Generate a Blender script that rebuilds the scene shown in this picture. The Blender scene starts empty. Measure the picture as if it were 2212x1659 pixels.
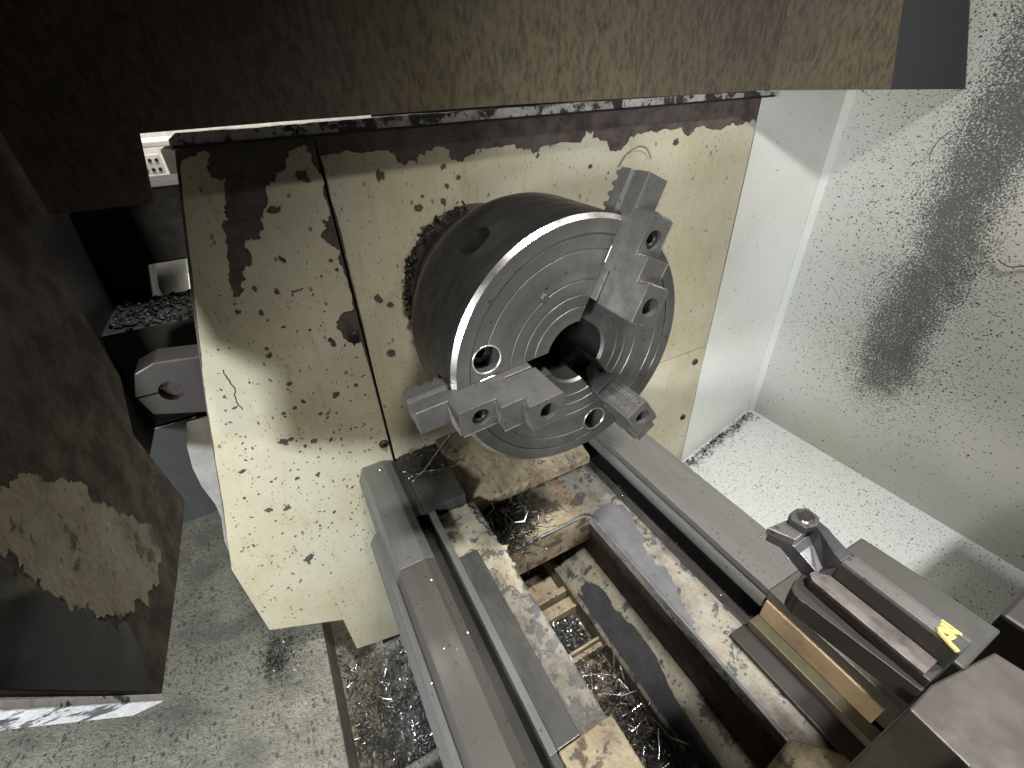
import bpy, bmesh, math, random
from mathutils import Vector, Matrix, noise as mnoise
random.seed(7)
S = bpy.context.scene
C = S.collection

# ------------------------------------------------------------------ camera
FPX, WPX = 978.4, 2212.0
R0 = Vector((0.8799, -0.4734, -0.0410))
R1 = Vector((-0.2944, -0.4754, -0.8291))
R2 = Vector((0.3730, 0.7415, -0.5576))
CAMP = Vector((-0.22082, -0.30120, 0.21546))
cd = bpy.data.cameras.new('camera'); cam = bpy.data.objects.new('camera', cd); C.objects.link(cam)
cd.sensor_fit = 'HORIZONTAL'; cd.sensor_width = 36.0; cd.lens = 36.0*FPX/WPX
cd.clip_start = 0.005; cd.clip_end = 50
m = Matrix.Identity(4)
for i in range(3):
    m[i][0] = R0[i]; m[i][1] = -R1[i]; m[i][2] = -R2[i]; m[i][3] = CAMP[i]
cam.matrix_world = m
S.camera = cam
S.cycles.max_bounces = 5; S.cycles.diffuse_bounces = 3; S.cycles.glossy_bounces = 3; S.cycles.transmission_bounces = 1; S.cycles.caustics_reflective = False
S.render.resolution_x = 1024; S.render.resolution_y = 768

# ------------------------------------------------------------------ world, lamps, exposure
W = bpy.data.worlds.new('World'); S.world = W; W.use_nodes = True
bg = W.node_tree.nodes['Background']; bg.inputs[0].default_value = (0.85, 0.9, 1.0, 1); bg.inputs[1].default_value = 0.008
S.view_settings.view_transform = 'Standard'; S.view_settings.look = 'None'
S.view_settings.exposure = 0.0; S.view_settings.gamma = 1.0

def lamp(name, loc, target, power, sx, sy, col):
    d = bpy.data.lights.new(name, 'AREA'); d.shape = 'RECTANGLE'; d.size = sx; d.size_y = sy
    d.energy = power; d.color = col
    o = bpy.data.objects.new(name, d); C.objects.link(o); o.location = loc
    o.rotation_euler = (Vector(target)-Vector(loc)).to_track_quat('-Z', 'Y').to_euler()
    return o
lamp('shop_lamp', (-0.95, -0.56, 0.20), (0.3, 0.1, -0.1), 17, 0.18, 0.16, (0.90, 0.95, 1.0))
lamp('door_lamp', (-0.78, -1.10, 0.0), (0.0, 0.2, -0.1), 7.5, 0.20, 0.20, (1.0, 0.93, 0.80))
b = lamp('machine_lamp', (0.47, -0.46, 0.75), (0.45, -0.04, -0.5), 2.6, 0.14, 0.04, (1.0, 0.99, 0.96)); b.data.spread = math.radians(85)
b = lamp('roof_lamp', (-0.02, -0.42, 1.05), (0.02, -0.05, -0.3), 1.9, 0.20, 0.06, (1.0, 0.96, 0.88)); b.data.spread = math.radians(48)
lamp('hall_lamp', (-0.30, 0.64, 0.95), (-0.42, 1.15, 0.05), 30, 0.6, 0.4, (1.0, 0.96, 0.90))

# ------------------------------------------------------------------ node helper
class NT:
    def __init__(s, name):
        s.m = bpy.data.materials.new(name); s.m.use_nodes = True
        s.t = s.m.node_tree; s.n = s.t.nodes; s.l = s.t.links
        s.b = s.n['Principled BSDF']
        tc = s.n.new('ShaderNodeTexCoord'); s.gen = tc.outputs['Object']
        s.pos = s.n.new('ShaderNodeNewGeometry').outputs['Position']
    def put(s, sock, v):
        if hasattr(v, 'is_linked') or isinstance(v, bpy.types.NodeSocket): s.l.new(v, sock)
        elif isinstance(v, (tuple, list)) and len(v) == 3 and sock.type == 'RGBA': sock.default_value = (*v, 1)
        else: sock.default_value = v
    def math(s, op, a, b=0.0, c=None, clamp=False):
        n = s.n.new('ShaderNodeMath'); n.operation = op; n.use_clamp = clamp
        s.put(n.inputs[0], a); s.put(n.inputs[1], b)
        if c is not None: s.put(n.inputs[2], c)
        return n.outputs[0]
    def mapv(s, vec, scale=(1, 1, 1), loc=(0, 0, 0), rot=(0, 0, 0)):
        n = s.n.new('ShaderNodeMapping'); s.l.new(vec, n.inputs[0])
        n.inputs['Scale'].default_value = scale; n.inputs['Location'].default_value = loc; n.inputs['Rotation'].default_value = rot
        return n.outputs[0]
    def noise(s, scale, detail=4, rough=0.6, vec=None, dist=0.0):
        n = s.n.new('ShaderNodeTexNoise'); s.l.new(vec or s.pos, n.inputs['Vector'])
        n.inputs['Scale'].default_value = scale; n.inputs['Detail'].default_value = detail
        n.inputs['Roughness'].default_value = rough; n.inputs['Distortion'].default_value = dist
        return n.outputs['Fac']
    def ramp(s, v, a, b, lo=0.0, hi=1.0):
        n = s.n.new('ShaderNodeMapRange'); n.interpolation_type = 'SMOOTHSTEP'; n.clamp = True
        s.put(n.inputs[0], v); s.put(n.inputs[1], a); s.put(n.inputs[2], b)
        n.inputs[3].default_value = lo; n.inputs[4].default_value = hi
        return n.outputs[0]
    def mix(s, f, a, b):
        n = s.n.new('ShaderNodeMix'); n.data_type = 'RGBA'
        s.put(n.inputs[0], f); s.put(n.inputs[6], a); s.put(n.inputs[7], b)
        return n.outputs[2]
    def sep(s, v):
        n = s.n.new('ShaderNodeSeparateXYZ'); s.l.new(v, n.inputs[0]); return n.outputs
    def warp(s, vec, scale, amt):
        n = s.n.new('ShaderNodeTexNoise'); s.l.new(vec, n.inputs['Vector']); n.inputs['Scale'].default_value = scale
        n.inputs['Detail'].default_value = 3
        a = s.n.new('ShaderNodeVectorMath'); a.operation = 'SUBTRACT'; s.l.new(n.outputs['Color'], a.inputs[0]); a.inputs[1].default_value = (.5, .5, .5)
        b = s.n.new('ShaderNodeVectorMath'); b.operation = 'SCALE'; s.l.new(a.outputs[0], b.inputs[0]); b.inputs['Scale'].default_value = amt
        d = s.n.new('ShaderNodeVectorMath'); d.operation = 'ADD'; s.l.new(vec, d.inputs[0]); s.l.new(b.outputs[0], d.inputs[1])
        return d.outputs[0]
    def specks(s, scale, size, dens, vec=None, warp=0.0, soft=0.06):
        """flecks: random cells get a fleck of random size; dens = share of cells (number or socket)"""
        v = vec or s.pos
        if warp: v = s.warp(v, scale*0.9, warp)
        n = s.n.new('ShaderNodeTexVoronoi'); s.l.new(v, n.inputs['Vector']); n.inputs['Scale'].default_value = scale
        col = s.n.new('ShaderNodeSeparateColor'); s.l.new(n.outputs['Color'], col.inputs[0])
        on = s.math('LESS_THAN', col.outputs[0], dens)
        thr = s.math('MULTIPLY', s.math('MULTIPLY_ADD', col.outputs[1], 0.75, 0.25), size)
        d = s.math('SUBTRACT', thr, n.outputs['Distance'])
        k = s.ramp(d, -soft, soft)
        return s.math('MULTIPLY', k, on)
    def bump(s, h, strength=0.3, dist=0.001, prev=None):
        n = s.n.new('ShaderNodeBump'); n.inputs['Strength'].default_value = strength; n.inputs['Distance'].default_value = dist
        s.l.new(h, n.inputs['Height'])
        if prev: s.l.new(prev, n.inputs['Normal'])
        return n.outputs[0]
    def out(s, col, rough=0.5, metal=0.0, normal=None, spec=None):
        s.put(s.b.inputs['Base Color'], col); s.put(s.b.inputs['Roughness'], rough); s.put(s.b.inputs['Metallic'], metal)
        if normal is not None: s.l.new(normal, s.b.inputs['Normal'])
        if spec is not None: s.b.inputs['Specular IOR Level'].default_value = spec
        return s.m

def mat_cream():
    t = NT('cream_paint')
    big = t.noise(9, 5, 0.6); fine = t.noise(220, 3, 0.7)
    stv = t.mapv(t.pos, (90, 90, 14)); streak = t.noise(1.0, 5, 0.65, stv)
    c = t.mix(t.ramp(big, 0.35, 0.7), (0.57, 0.54, 0.42), (0.49, 0.45, 0.31))
    c = t.mix(t.ramp(streak, 0.52, 0.80, 0, 0.5), c, (0.36, 0.30, 0.17))
    c = t.mix(t.ramp(fine, 0.55, 0.8, 0, 0.25), c, (0.34, 0.29, 0.20))
    s1 = t.specks(170, 0.30, 0.10, t.mapv(t.pos, (1, 1, 0.6)), 0.004)
    s2 = t.specks(420, 0.40, 0.16, t.mapv(t.pos, (1, 1, 0.5)), 0.001)
    s = t.math('MAXIMUM', t.math('MULTIPLY', s1, 0.7), t.math('MULTIPLY', s2, 0.45))
    c = t.mix(s, c, (0.07, 0.055, 0.045))
    r = t.ramp(big, 0.3, 0.7, 0.30, 0.48)
    return t.out(c, r, 0, t.bump(t.noise(35, 1), 0.12, 0.002))
def mat_bare():
    t = NT('bare_brown_metal')
    n = t.noise(60, 6, 0.65); b = t.noise(14, 3)
    c = t.mix(t.ramp(n, 0.35, 0.65), (0.130, 0.100, 0.090), (0.062, 0.045, 0.040))
    c = t.mix(t.ramp(b, 0.45, 0.7, 0, 0.6), c, (0.135, 0.125, 0.115))
    return t.out(c, t.ramp(n, 0.3, 0.7, 0.35, 0.6), 0.15, t.bump(n, 0.25, 0.0008))
def mat_white(soot=False, dens=0.14, dirt=0.0, name='white_paint', tint=(0.80, 0.82, 0.80)):
    t = NT(name)
    big = t.noise(5, 5, 0.6); fine = t.noise(260, 3, 0.7)
    c = t.mix(t.ramp(big, 0.45, 0.75, 0, 0.55), tint, (0.66, 0.65, 0.54))
    c = t.mix(t.ramp(fine, 0.58, 0.8, 0, 0.3), c, (0.5, 0.5, 0.48))
    vec = t.mapv(t.pos, (1, 1, 1))
    if soot:
        y = t.sep(t.pos)[1]; z = t.sep(t.pos)[2]
        wob = t.math('MULTIPLY', t.math('SUBTRACT', t.noise(7, 3), 0.5), 0.05)
        dy = t.math('SUBTRACT', t.math('ADD', y, wob), 0.006)
        a = t.math('DIVIDE', dy, 0.070); a2 = t.math('MULTIPLY', a, a)
        band = t.math('POWER', 2.718, t.math('MULTIPLY', a2, -1.0))
        w = t.math('DIVIDE', dy, 0.135); w2 = t.math('POWER', 2.718, t.math('MULTIPLY', t.math('MULTIPLY', w, w), -1.0))
        zf = t.math('MULTIPLY', t.ramp(z, -0.40, -0.24), t.ramp(z, 0.60, 0.20))
        band = t.math('MULTIPLY', band, zf); w2 = t.math('MULTIPLY', w2, zf)
        dns = t.math('ADD', t.math('MULTIPLY', band, 0.85), t.math('MULTIPLY_ADD', w2, 0.48, 0.03))
        s1 = t.specks(170, 0.33, t.math('MULTIPLY', dns, 0.55), t.mapv(t.pos, (1, 1, 1.25), rot=(0.5, 0, 0)), 0.005)
        s2 = t.specks(330, 0.46, dns, t.mapv(t.pos, (1, 1, 1.4), rot=(0.4, 0, 0)), 0.003)
        s = t.math('MAXIMUM', s1, s2)
        fine2 = t.noise(330, 3, 0.75)
        core = t.ramp(t.math('ADD', band, t.math('ADD', t.math('MULTIPLY', t.math('SUBTRACT', fine2, 0.5), 3.4), t.math('MULTIPLY', t.math('SUBTRACT', t.noise(30, 3), 0.5), 0.8))), 0.52, 0.80, 0, 0.88)
        s = t.math('MAXIMUM', s, core)
    else:
        s1 = t.specks(160, 0.30, dens, t.mapv(t.pos, (1, 1.3, 1)), 0.006)
        s2 = t.specks(330, 0.40, dens*1.4, t.mapv(t.pos, (1, 1.4, 1)), 0.003)
        s = t.math('MAXIMUM', s1, t.math('MULTIPLY', s2, 0.8))
        if dirt:
            g = t.ramp(t.noise(13, 6, 0.7), 0.62-dirt*0.5, 0.80-dirt*0.3, 0, 0.6)
            gr = t.math('MAXIMUM', t.ramp(t.noise(170, 3, 0.75), 0.52, 0.66, 0, 0.75), t.math('MULTIPLY', t.specks(140, 0.42, 0.45, t.mapv(t.pos, (1, 0.6, 1)), 0.006), 0.85))
            s = t.math('MAXIMUM', s, t.math('MAXIMUM', g, gr))
    c = t.mix(s, c, (0.085, 0.085, 0.095))
    if dirt:
        return t.out(c, 0.5, 0, t.bump(t.noise(130, 4, 0.75), 0.9, 0.004))
    return t.out(c, t.ramp(big, 0.3, 0.7, 0.28, 0.42), 0, t.bump(t.noise(6, 1), 0.15, 0.01))
def mat_steel(name, a, b, rough=(0.28, 0.45), metal=0.9, scale=45, stretch=(1, 1, 1), bump=0.05):
    t = NT(name)
    v = t.mapv(t.pos, stretch)
    n = t.noise(scale, 6, 0.7, v); f = t.noise(scale*9, 4, 0.7, v)
    c = t.mix(t.ramp(n, 0.32, 0.68), a, b)
    c = t.mix(t.ramp(f, 0.55, 0.8, 0, 0.35), c, tuple(x*0.45 for x in b))
    d = t.specks(210, 0.34, 0.10, None, 0.003)
    c = t.mix(t.math('MULTIPLY', d, 0.6), c, (0.03, 0.028, 0.025))
    return t.out(c, t.ramp(n, 0.3, 0.7, *rough), metal, t.bump(f, bump, 0.0005))
def mat_face():
    t = NT('machined_face_steel')
    x, y, z = t.sep(t.pos)
    r = t.math('SQRT', t.math('ADD', t.math('MULTIPLY', x, x), t.math('MULTIPLY', z, z)))
    cmb = t.n.new('ShaderNodeCombineXYZ'); t.l.new(r, cmb.inputs[0])
    ring = t.noise(900, 2, 0.6, cmb.outputs[0]); n = t.noise(40, 5, 0.7); zone = t.noise(70, 1, 0.5, cmb.outputs[0])
    c = t.mix(t.ramp(n, 0.32, 0.68), (0.21, 0.21, 0.20), (0.14, 0.14, 0.132))
    c = t.mix(t.ramp(zone, 0.4, 0.6, 0, 0.45), c, (0.12, 0.12, 0.112))
    c = t.mix(t.math('MULTIPLY', t.specks(210, 0.32, 0.08, None, 0.003), 0.7), c, (0.03, 0.028, 0.025))
    return t.out(c, t.ramp(n, 0.3, 0.7, 0.32, 0.5), 0.75, t.bump(ring, 0.10, 0.0004))
def mat_castpaint(name='peeling_cast_paint', paint=(0.46, 0.43, 0.33), bare=(0.16, 0.155, 0.15), cover=0.56, rust=0.4, rough=0.6, grime=0.72):
    t = NT(name)
    n = t.noise(38, 6, 0.68, None, 0.3); f = t.noise(160, 3, 0.7); b = t.noise(11, 2)
    p = t.mix(t.ramp(t.noise(30, 5, 0.7), 0.40, 0.72, 0, rust), paint, (0.24, 0.14, 0.07))
    p = t.mix(t.ramp(f, 0.5, 0.75, 0, 0.5), p, tuple(x*0.45 for x in paint))
    g = t.mix(t.ramp(b, 0.35, 0.7), bare, tuple(x*0.55 for x in bare))
    k = t.ramp(t.math('ADD', n, t.math('MULTIPLY', f, 0.10)), cover+0.02, cover+0.075)
    c = t.mix(k, p, g)
    gm = t.noise(16, 5, 0.7, t.mapv(t.pos, (1, 0.6, 1), (3, 1, 2)))
    c = t.mix(t.ramp(gm, 0.42, 0.68, 0.08, grime), c, (0.055, 0.043, 0.034))
    s = t.specks(190, 0.42, 0.22, None, 0.003)
    c = t.mix(t.math('MULTIPLY', s, 0.75), c, (0.045, 0.04, 0.038))
    return t.out(c, t.ramp(n, 0.3, 0.7, rough-0.2, rough), 0, t.bump(t.noise(150, 2, 0.7), 0.55, 0.0014))
def mat_oily(name='oil_stained_sheet', a=(0.100, 0.078, 0.064), b=(0.058, 0.047, 0.039), olive=(0.125, 0.108, 0.062), st=(190, 190, 75)):
    t = NT(name)
    v = t.mapv(t.pos, st); n = t.noise(1.0, 5, 0.7, v); big = t.noise(3.2, 3)
    c = t.mix(t.ramp(n, 0.35, 0.65), a, b)
    x = t.sep(t.pos)[0]
    zz = t.sep(t.pos)[2]
    k = t.math('MULTIPLY', t.math('MULTIPLY', t.ramp(big, 0.25, 0.55), t.ramp(x, -0.22, 0.02)), t.ramp(zz, 0.50, 0.20))
    c = t.mix(t.math('MULTIPLY', k, t.ramp(n, 0.7, 0.35)), c, olive)
    return t.out(c, t.ramp(n, 0.3, 0.7, 0.5, 0.75), 0, t.bump(n, 0.5, 0.0015), 0.25)
def mat_plain(name, col, rough=0.5, metal=0.0, var=0.25, scale=40):
    t = NT(name); n = t.noise(scale, 5, 0.65)
    c = t.mix(t.ramp(n, 0.35, 0.68), col, tuple(x*(1-var) for x in col))
    return t.out(c, t.ramp(n, 0.3, 0.7, max(rough-0.1, 0.05), rough+0.05), metal, t.bump(n, 0.12, 0.0006))

M = {}
M['cream'] = mat_cream(); M['bare'] = mat_bare()
M['wallwhite'] = mat_white(True, name='soot_speckled_white_paint', tint=(0.71, 0.715, 0.69))
M['panelwhite'] = mat_white(False, 0.02, name='clean_white_paint')
M['floorwhite'] = mat_white(False, 0.42, name='speckled_white_tray_paint', tint=(0.68, 0.71, 0.69))
M['traydirty'] = mat_white(False, 0.45, 0.35, name='gritty_grey_tray_paint', tint=(0.32, 0.315, 0.25))
M['pan'] = mat_white(False, 0.5, 0.12, name='gritty_cream_pan_paint', tint=(0.50, 0.48, 0.38))
M['face'] = mat_face()
M['rim'] = mat_steel('bright_rim_steel', (0.62, 0.60, 0.57), (0.45, 0.43, 0.41), (0.2, 0.34), 0.95)
M['body'] = mat_steel('oily_body_steel', (0.075, 0.074, 0.069), (0.036, 0.036, 0.034), (0.32, 0.48), 0.85, 28, (1, 3, 1), 0.08)
M['jaw'] = mat_steel('jaw_steel', (0.20, 0.197, 0.19), (0.13, 0.128, 0.122), (0.34, 0.52), 0.7, 60, (1, 1, 1), 0.12)
M['edge'] = mat_steel('worn_bright_edge', (0.85, 0.84, 0.82), (0.65, 0.64, 0.62), (0.25, 0.35), 0.95)
M['darksteel'] = mat_steel('dark_screw_steel', (0.05, 0.05, 0.05), (0.025, 0.025, 0.025), (0.3, 0.45), 0.6)
M['way'] = mat_steel('oily_way_steel', (0.175, 0.175, 0.165), (0.13, 0.13, 0.125), (0.38, 0.55), 0.35, 30, (1, 0.10, 1), 0.22)
M['waydark'] = mat_steel('polished_way_steel', (0.15, 0.142, 0.13), (0.11, 0.10, 0.092), (0.28, 0.42), 0.45, 26, (1, 0.07, 1), 0.16)
M['wayside'] = mat_steel('grimy_way_side', (0.10, 0.10, 0.095), (0.045, 0.042, 0.04), (0.3, 0.5), 0.4, 40, (1, 0.5, 1), 0.3)
M['black'] = mat_plain('black_grime_shade', (0.012, 0.011, 0.010), 0.6)  # grime and dark parts, also the painted shade in rear groove and key socket
M['groove'] = mat_plain('grimy_groove', (0.035, 0.034, 0.033), 0.5)
M['cast'] = mat_castpaint()
M['castbeige'] = mat_castpaint('stained_beige_cast_paint', (0.42, 0.36, 0.24), (0.10, 0.07, 0.05), 0.62, 0.6)
M['castmix'] = mat_castpaint('worn_grey_casting', (0.30, 0.29, 0.25), (0.145, 0.145, 0.15), 0.50, 0.3)
M['castrust'] = mat_castpaint('rusty_cast_floor', (0.40, 0.355, 0.255), (0.15, 0.11, 0.075), 0.57, 0.8)
M['castwhite'] = mat_castpaint('white_peeling_cast', (0.33, 0.32, 0.27), (0.09, 0.088, 0.092), 0.57, 0.4)
M['castgrey'] = mat_castpaint('grey_peeled_cast', (0.62, 0.62, 0.56), (0.15, 0.15, 0.16), 0.42, 0.15)
M['mauve'] = mat_steel('mauve_bare_iron', (0.19, 0.19, 0.205), (0.13, 0.13, 0.145), (0.35, 0.5), 0.3, 50)
M['ironpatch'] = mat_steel('dark_bare_iron', (0.085, 0.085, 0.095), (0.055, 0.055, 0.062), (0.35, 0.5), 0.3, 40)
M['maroon'] = mat_plain('maroon_primer', (0.075, 0.045, 0.036), 0.6, 0, 0.5, 60)
M['oil'] = mat_oily()
M['oilgrey'] = mat_plain('dark_grey_sheet', (0.042, 0.044, 0.046), 0.4)
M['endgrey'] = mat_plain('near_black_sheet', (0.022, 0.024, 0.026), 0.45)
M['door'] = mat_oily('brown_oily_door', (0.072, 0.052, 0.043), (0.035, 0.026, 0.022), (0.03, 0.025, 0.02), (40, 40, 40))
M['doorbeige'] = mat_castpaint('worn_door_paint', (0.26, 0.235, 0.155), (0.06, 0.045, 0.038), 0.60, 0.35, 0.55)
M['gloss'] = mat_plain('black_gloss_film', (0.02, 0.02, 0.021), 0.16)
M['doorlip'] = mat_castpaint('bare_white_door_lip', (0.85, 0.85, 0.85), (0.12, 0.12, 0.13), 0.58, 0.05, 0.6, 0.2)
M['rail'] = mat_castpaint('dirty_aluminium_rail', (0.60, 0.59, 0.57), (0.05, 0.045, 0.042), 0.52, 0.1, 0.4)
M['chip'] = mat_steel('bright_swarf', (0.75, 0.75, 0.77), (0.45, 0.45, 0.48), (0.15, 0.3), 1.0)
M['chipdark'] = mat_steel('dark_swarf', (0.22, 0.22, 0.22), (0.08, 0.08, 0.08), (0.2, 0.4), 0.9)
M['crud'] = mat_plain('black_chip_crud', (0.03, 0.024, 0.021), 0.55)
M['tool'] = mat_steel('tool_grey_steel', (0.085, 0.085, 0.083), (0.055, 0.055, 0.054), (0.42, 0.58), 0.3, 30)  # kept dark to paint the shade on the shank's left side
M['toolblue'] = mat_steel('tool_head_steel', (0.15, 0.15, 0.165), (0.09, 0.09, 0.10), (0.32, 0.48), 0.7, 40)
M['insert'] = mat_steel('carbide_insert', (0.32, 0.31, 0.30), (0.18, 0.18, 0.18), (0.2, 0.4), 0.7, 60)
M['turret'] = mat_plain('brown_grey_turret', (0.085, 0.074, 0.067), 0.5, 0.2, 0.3)
M['turretdark'] = mat_plain('dark_turret', (0.034, 0.028, 0.026), 0.5, 0.1, 0.3)
M['sideplate'] = mat_plain('olive_grey_side_plate', (0.062, 0.062, 0.056), 0.5, 0.1, 0.3)
M['guard'] = mat_plain('grey_white_guard', (0.36, 0.36, 0.34), 0.5)
M['wedge'] = mat_plain('mauve_grey_bar', (0.19, 0.17, 0.165), 0.5, 0.2, 0.5, 90)
M['yellow'] = mat_plain('yellow_marker_paint', (0.75, 0.68, 0.25), 0.6, 0, 0.3, 120)
M['tan'] = mat_plain('tan_strip', (0.50, 0.38, 0.24), 0.5, 0, 0.3, 30)
M['olive'] = mat_plain('olive_film', (0.14, 0.125, 0.085), 0.4, 0.1)
M['clamp'] = mat_plain('grey_clamp', (0.042, 0.038, 0.036), 0.5, 0.2)
M['palewall'] = mat_plain('pale_shop_wall', (0.75, 0.72, 0.66), 0.7)
M['palegreen'] = mat_plain('pale_green_plate', (0.45, 0.70, 0.50), 0.6)
M['whiteplate'] = mat_plain('white_plate', (0.82, 0.8, 0.75), 0.5)
M['greyplate'] = mat_plain('grey_plate', (0.30, 0.29, 0.28), 0.5)

# ------------------------------------------------------------------ mesh helpers
def link(name, me, mat, parent=None, smooth=False):
    if mat is not None and not me.materials:
        for k in (mat if isinstance(mat, (list, tuple)) else [mat]): me.materials.append(M[k])
    if smooth:
        for p in me.polygons: p.use_smooth = True
    o = bpy.data.objects.new(name, me); C.objects.link(o)
    if parent: o.parent = parent
    return o
def from_bm(name, bm, mat, parent=None, smooth=False, bev=0.0, seg=2, recalc=True):
    if recalc: bmesh.ops.recalc_face_normals(bm, faces=bm.faces)
    if bev:
        es = [e for e in bm.edges if len(e.link_faces) == 2 and e.calc_face_angle(0) > 0.35]
        bmesh.ops.bevel(bm, geom=es, offset=bev, segments=seg, affect='EDGES', profile=0.6, clamp_overlap=True)
    me = bpy.data.meshes.new(name); bm.to_mesh(me); bm.free()
    o = link(name, me, mat, parent, smooth)
    return o
def add_prism(bm, pts, fn, d0, d1, cap=True):
    """pts 2D outline; fn(p, d) -> 3D"""
    a = [bm.verts.new(fn(p, d0)) for p in pts]; b = [bm.verts.new(fn(p, d1)) for p in pts]
    n = len(pts)
    fs = []
    if cap:
        fs.append(bm.faces.new(a[::-1])); fs.append(bm.faces.new(b))
    for i in range(n):
        bm.faces.new((a[i], a[(i+1) % n], b[(i+1) % n], b[i]))
    return fs
XZ = lambda p, d: (p[0], d, p[1])      # extrude along y
XY = lambda p, d: (p[0], p[1], d)      # extrude along z
YZ = lambda p, d: (d, p[0], p[1])      # extrude along x
def prism(name, pts, fn, d0, d1, mat, parent=None, bev=0.0, seg=2):
    bm = bmesh.new(); add_prism(bm, pts, fn, d0, d1)
    return from_bm(name, bm, mat, parent, False, bev, seg)
def add_box(bm, x0, x1, y0, y1, z0, z1):
    add_prism(bm, [(x0, z0), (x1, z0), (x1, z1), (x0, z1)], XZ, y0, y1)
def box(name, x0, x1, y0, y1, z0, z1, mat, parent=None, bev=0.001, seg=2):
    bm = bmesh.new(); add_box(bm, x0, x1, y0, y1, z0, z1)
    return from_bm(name, bm, mat, parent, False, bev, seg)
def lathe_bm(prof, segs=96, closed=False):
    """profile of (r, y) revolved about the y axis"""
    bm = bmesh.new(); rings = []
    for r, y in prof:
        rings.append([bm.verts.new((r*math.cos(2*math.pi*k/segs), y, r*math.sin(2*math.pi*k/segs))) for k in range(segs)])
    n = len(rings)
    for i in range(n if closed else n-1):
        A = rings[i]; B = rings[(i+1) % n]
        for k in range(segs):
            bm.faces.new((A[k], A[(k+1) % segs], B[(k+1) % segs], B[k]))
    return bm
def add_tube(bm, pts, r, sides=6, taper=False):
    pts = [Vector(p) for p in pts]; rings = []
    up = Vector((0.13, 0.31, 0.94))
    for i, p in enumerate(pts):
        t = (pts[min(i+1, len(pts)-1)]-pts[max(i-1, 0)]).normalized()
        a = t.cross(up)
        if a.length < 1e-4: a = t.cross(Vector((1, 0, 0)))
        a.normalize(); b = t.cross(a)
        rings.append([bm.verts.new(p+a*r*math.cos(2*math.pi*k/sides)+b*r*math.sin(2*math.pi*k/sides)) for k in range(sides)])
    for i in range(len(rings)-1):
        for k in range(sides):
            bm.faces.new((rings[i][k], rings[i][(k+1) % sides], rings[i+1][(k+1) % sides], rings[i+1][k]))
    bm.faces.new(rings[0][::-1]); bm.faces.new(rings[-1])
def add_cyl(bm, c, axis, r, h, segs=24, r2=None):
    axis = Vector(axis).normalized(); c = Vector(c)
    a = axis.orthogonal().normalized(); b = axis.cross(a); r2 = r if r2 is None else r2
    A = [bm.verts.new(c+a*r*math.cos(2*math.pi*k/segs)+b*r*math.sin(2*math.pi*k/segs)) for k in range(segs)]
    B = [bm.verts.new(c+axis*h+a*r2*math.cos(2*math.pi*k/segs)+b*r2*math.sin(2*math.pi*k/segs)) for k in range(segs)]
    bm.faces.new(A[::-1]); bm.faces.new(B)
    for k in range(segs): bm.faces.new((A[k], A[(k+1) % segs], B[(k+1) % segs], B[k]))
def jag(pts, amp, levels=3, closed=True, rnd=random):
    for _ in range(levels):
        out = []; n = len(pts)
        for i in range(n if closed else n-1):
            a = pts[i]; b = pts[(i+1) % n]; L = math.hypot(b[0]-a[0], b[1]-a[1])
            out.append(a)
            if L > 0.0012:
                d = rnd.gauss(0, 1)*min(amp, L*0.28)
                out.append(((a[0]+b[0])/2-(b[1]-a[1])/L*d, (a[1]+b[1])/2+(b[0]-a[0])/L*d))
        if not closed: out.append(pts[-1])
        pts = out; amp *= 0.6
    return pts
def crosses(pts, closed=True):
    n = len(pts); segs = [(pts[i], pts[(i+1) % n]) for i in range(n if closed else n-1)]
    def o(a, b, c): return (b[0]-a[0])*(c[1]-a[1])-(b[1]-a[1])*(c[0]-a[0])
    for i in range(len(segs)):
        a, b = segs[i]
        for j in range(i+2, len(segs)):
            if closed and i == 0 and j == len(segs)-1: continue
            c, d = segs[j]
            if max(a[0], b[0]) < min(c[0], d[0]) or max(c[0], d[0]) < min(a[0], b[0]): continue
            if o(a, b, c)*o(a, b, d) < 0 and o(c, d, a)*o(c, d, b) < 0: return True
    return False
def safe(build):
    for seed in range(60):
        p = build(random.Random(seed))
        if not crosses(p): return p
    return p
def blob(cx, cz, r, n=9, el=1.0, rot=0.0, rnd=random):
    o = []
    for k in range(n):
        a = 2*math.pi*k/n; q = r*(0.7+0.6*rnd.random())
        x = q*math.cos(a)*el; z = q*math.sin(a)/el
        o.append((cx+x*math.cos(rot)-z*math.sin(rot), cz+x*math.sin(rot)+z*math.cos(rot)))
    return o
def boolean(o, cutters):
    for c in cutters:
        md = o.modifiers.new('b', 'BOOLEAN'); md.operation = 'DIFFERENCE'; md.solver = 'EXACT'; md.object = c
    dg = bpy.context.evaluated_depsgraph_get(); dg.update()
    me = bpy.data.meshes.new_from_object(o.evaluated_get(dg))
    o.modifiers.clear(); old = o.data; o.data = me; bpy.data.meshes.remove(old)
    for c in cutters:
        cm = c.data; bpy.data.objects.remove(c); bpy.data.meshes.remove(cm)
def empty(name, loc, label, cat, group=None):
    o = bpy.data.objects.new(name, None); C.objects.link(o); o.location = loc; o.empty_display_size = 0.02
    tag(o, label, cat, group); return o
def tag(o, label, cat, group=None):
    o['label'] = label; o['category'] = cat
    if group: o['group'] = group
    return o
def struct(o, label=None, cat=None):
    o['kind'] = 'structure'
    if label: o['label'] = label
    if cat: o['category'] = cat
    return o
def stuff(o, label=None, cat=None):
    o['kind'] = 'stuff'
    if label: o['label'] = label
    if cat: o['category'] = cat
    return o
def adopt(parent, objs):
    inv = parent.matrix_world.inverted()
    for o in objs: o.parent = parent
YW = 0.225

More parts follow.
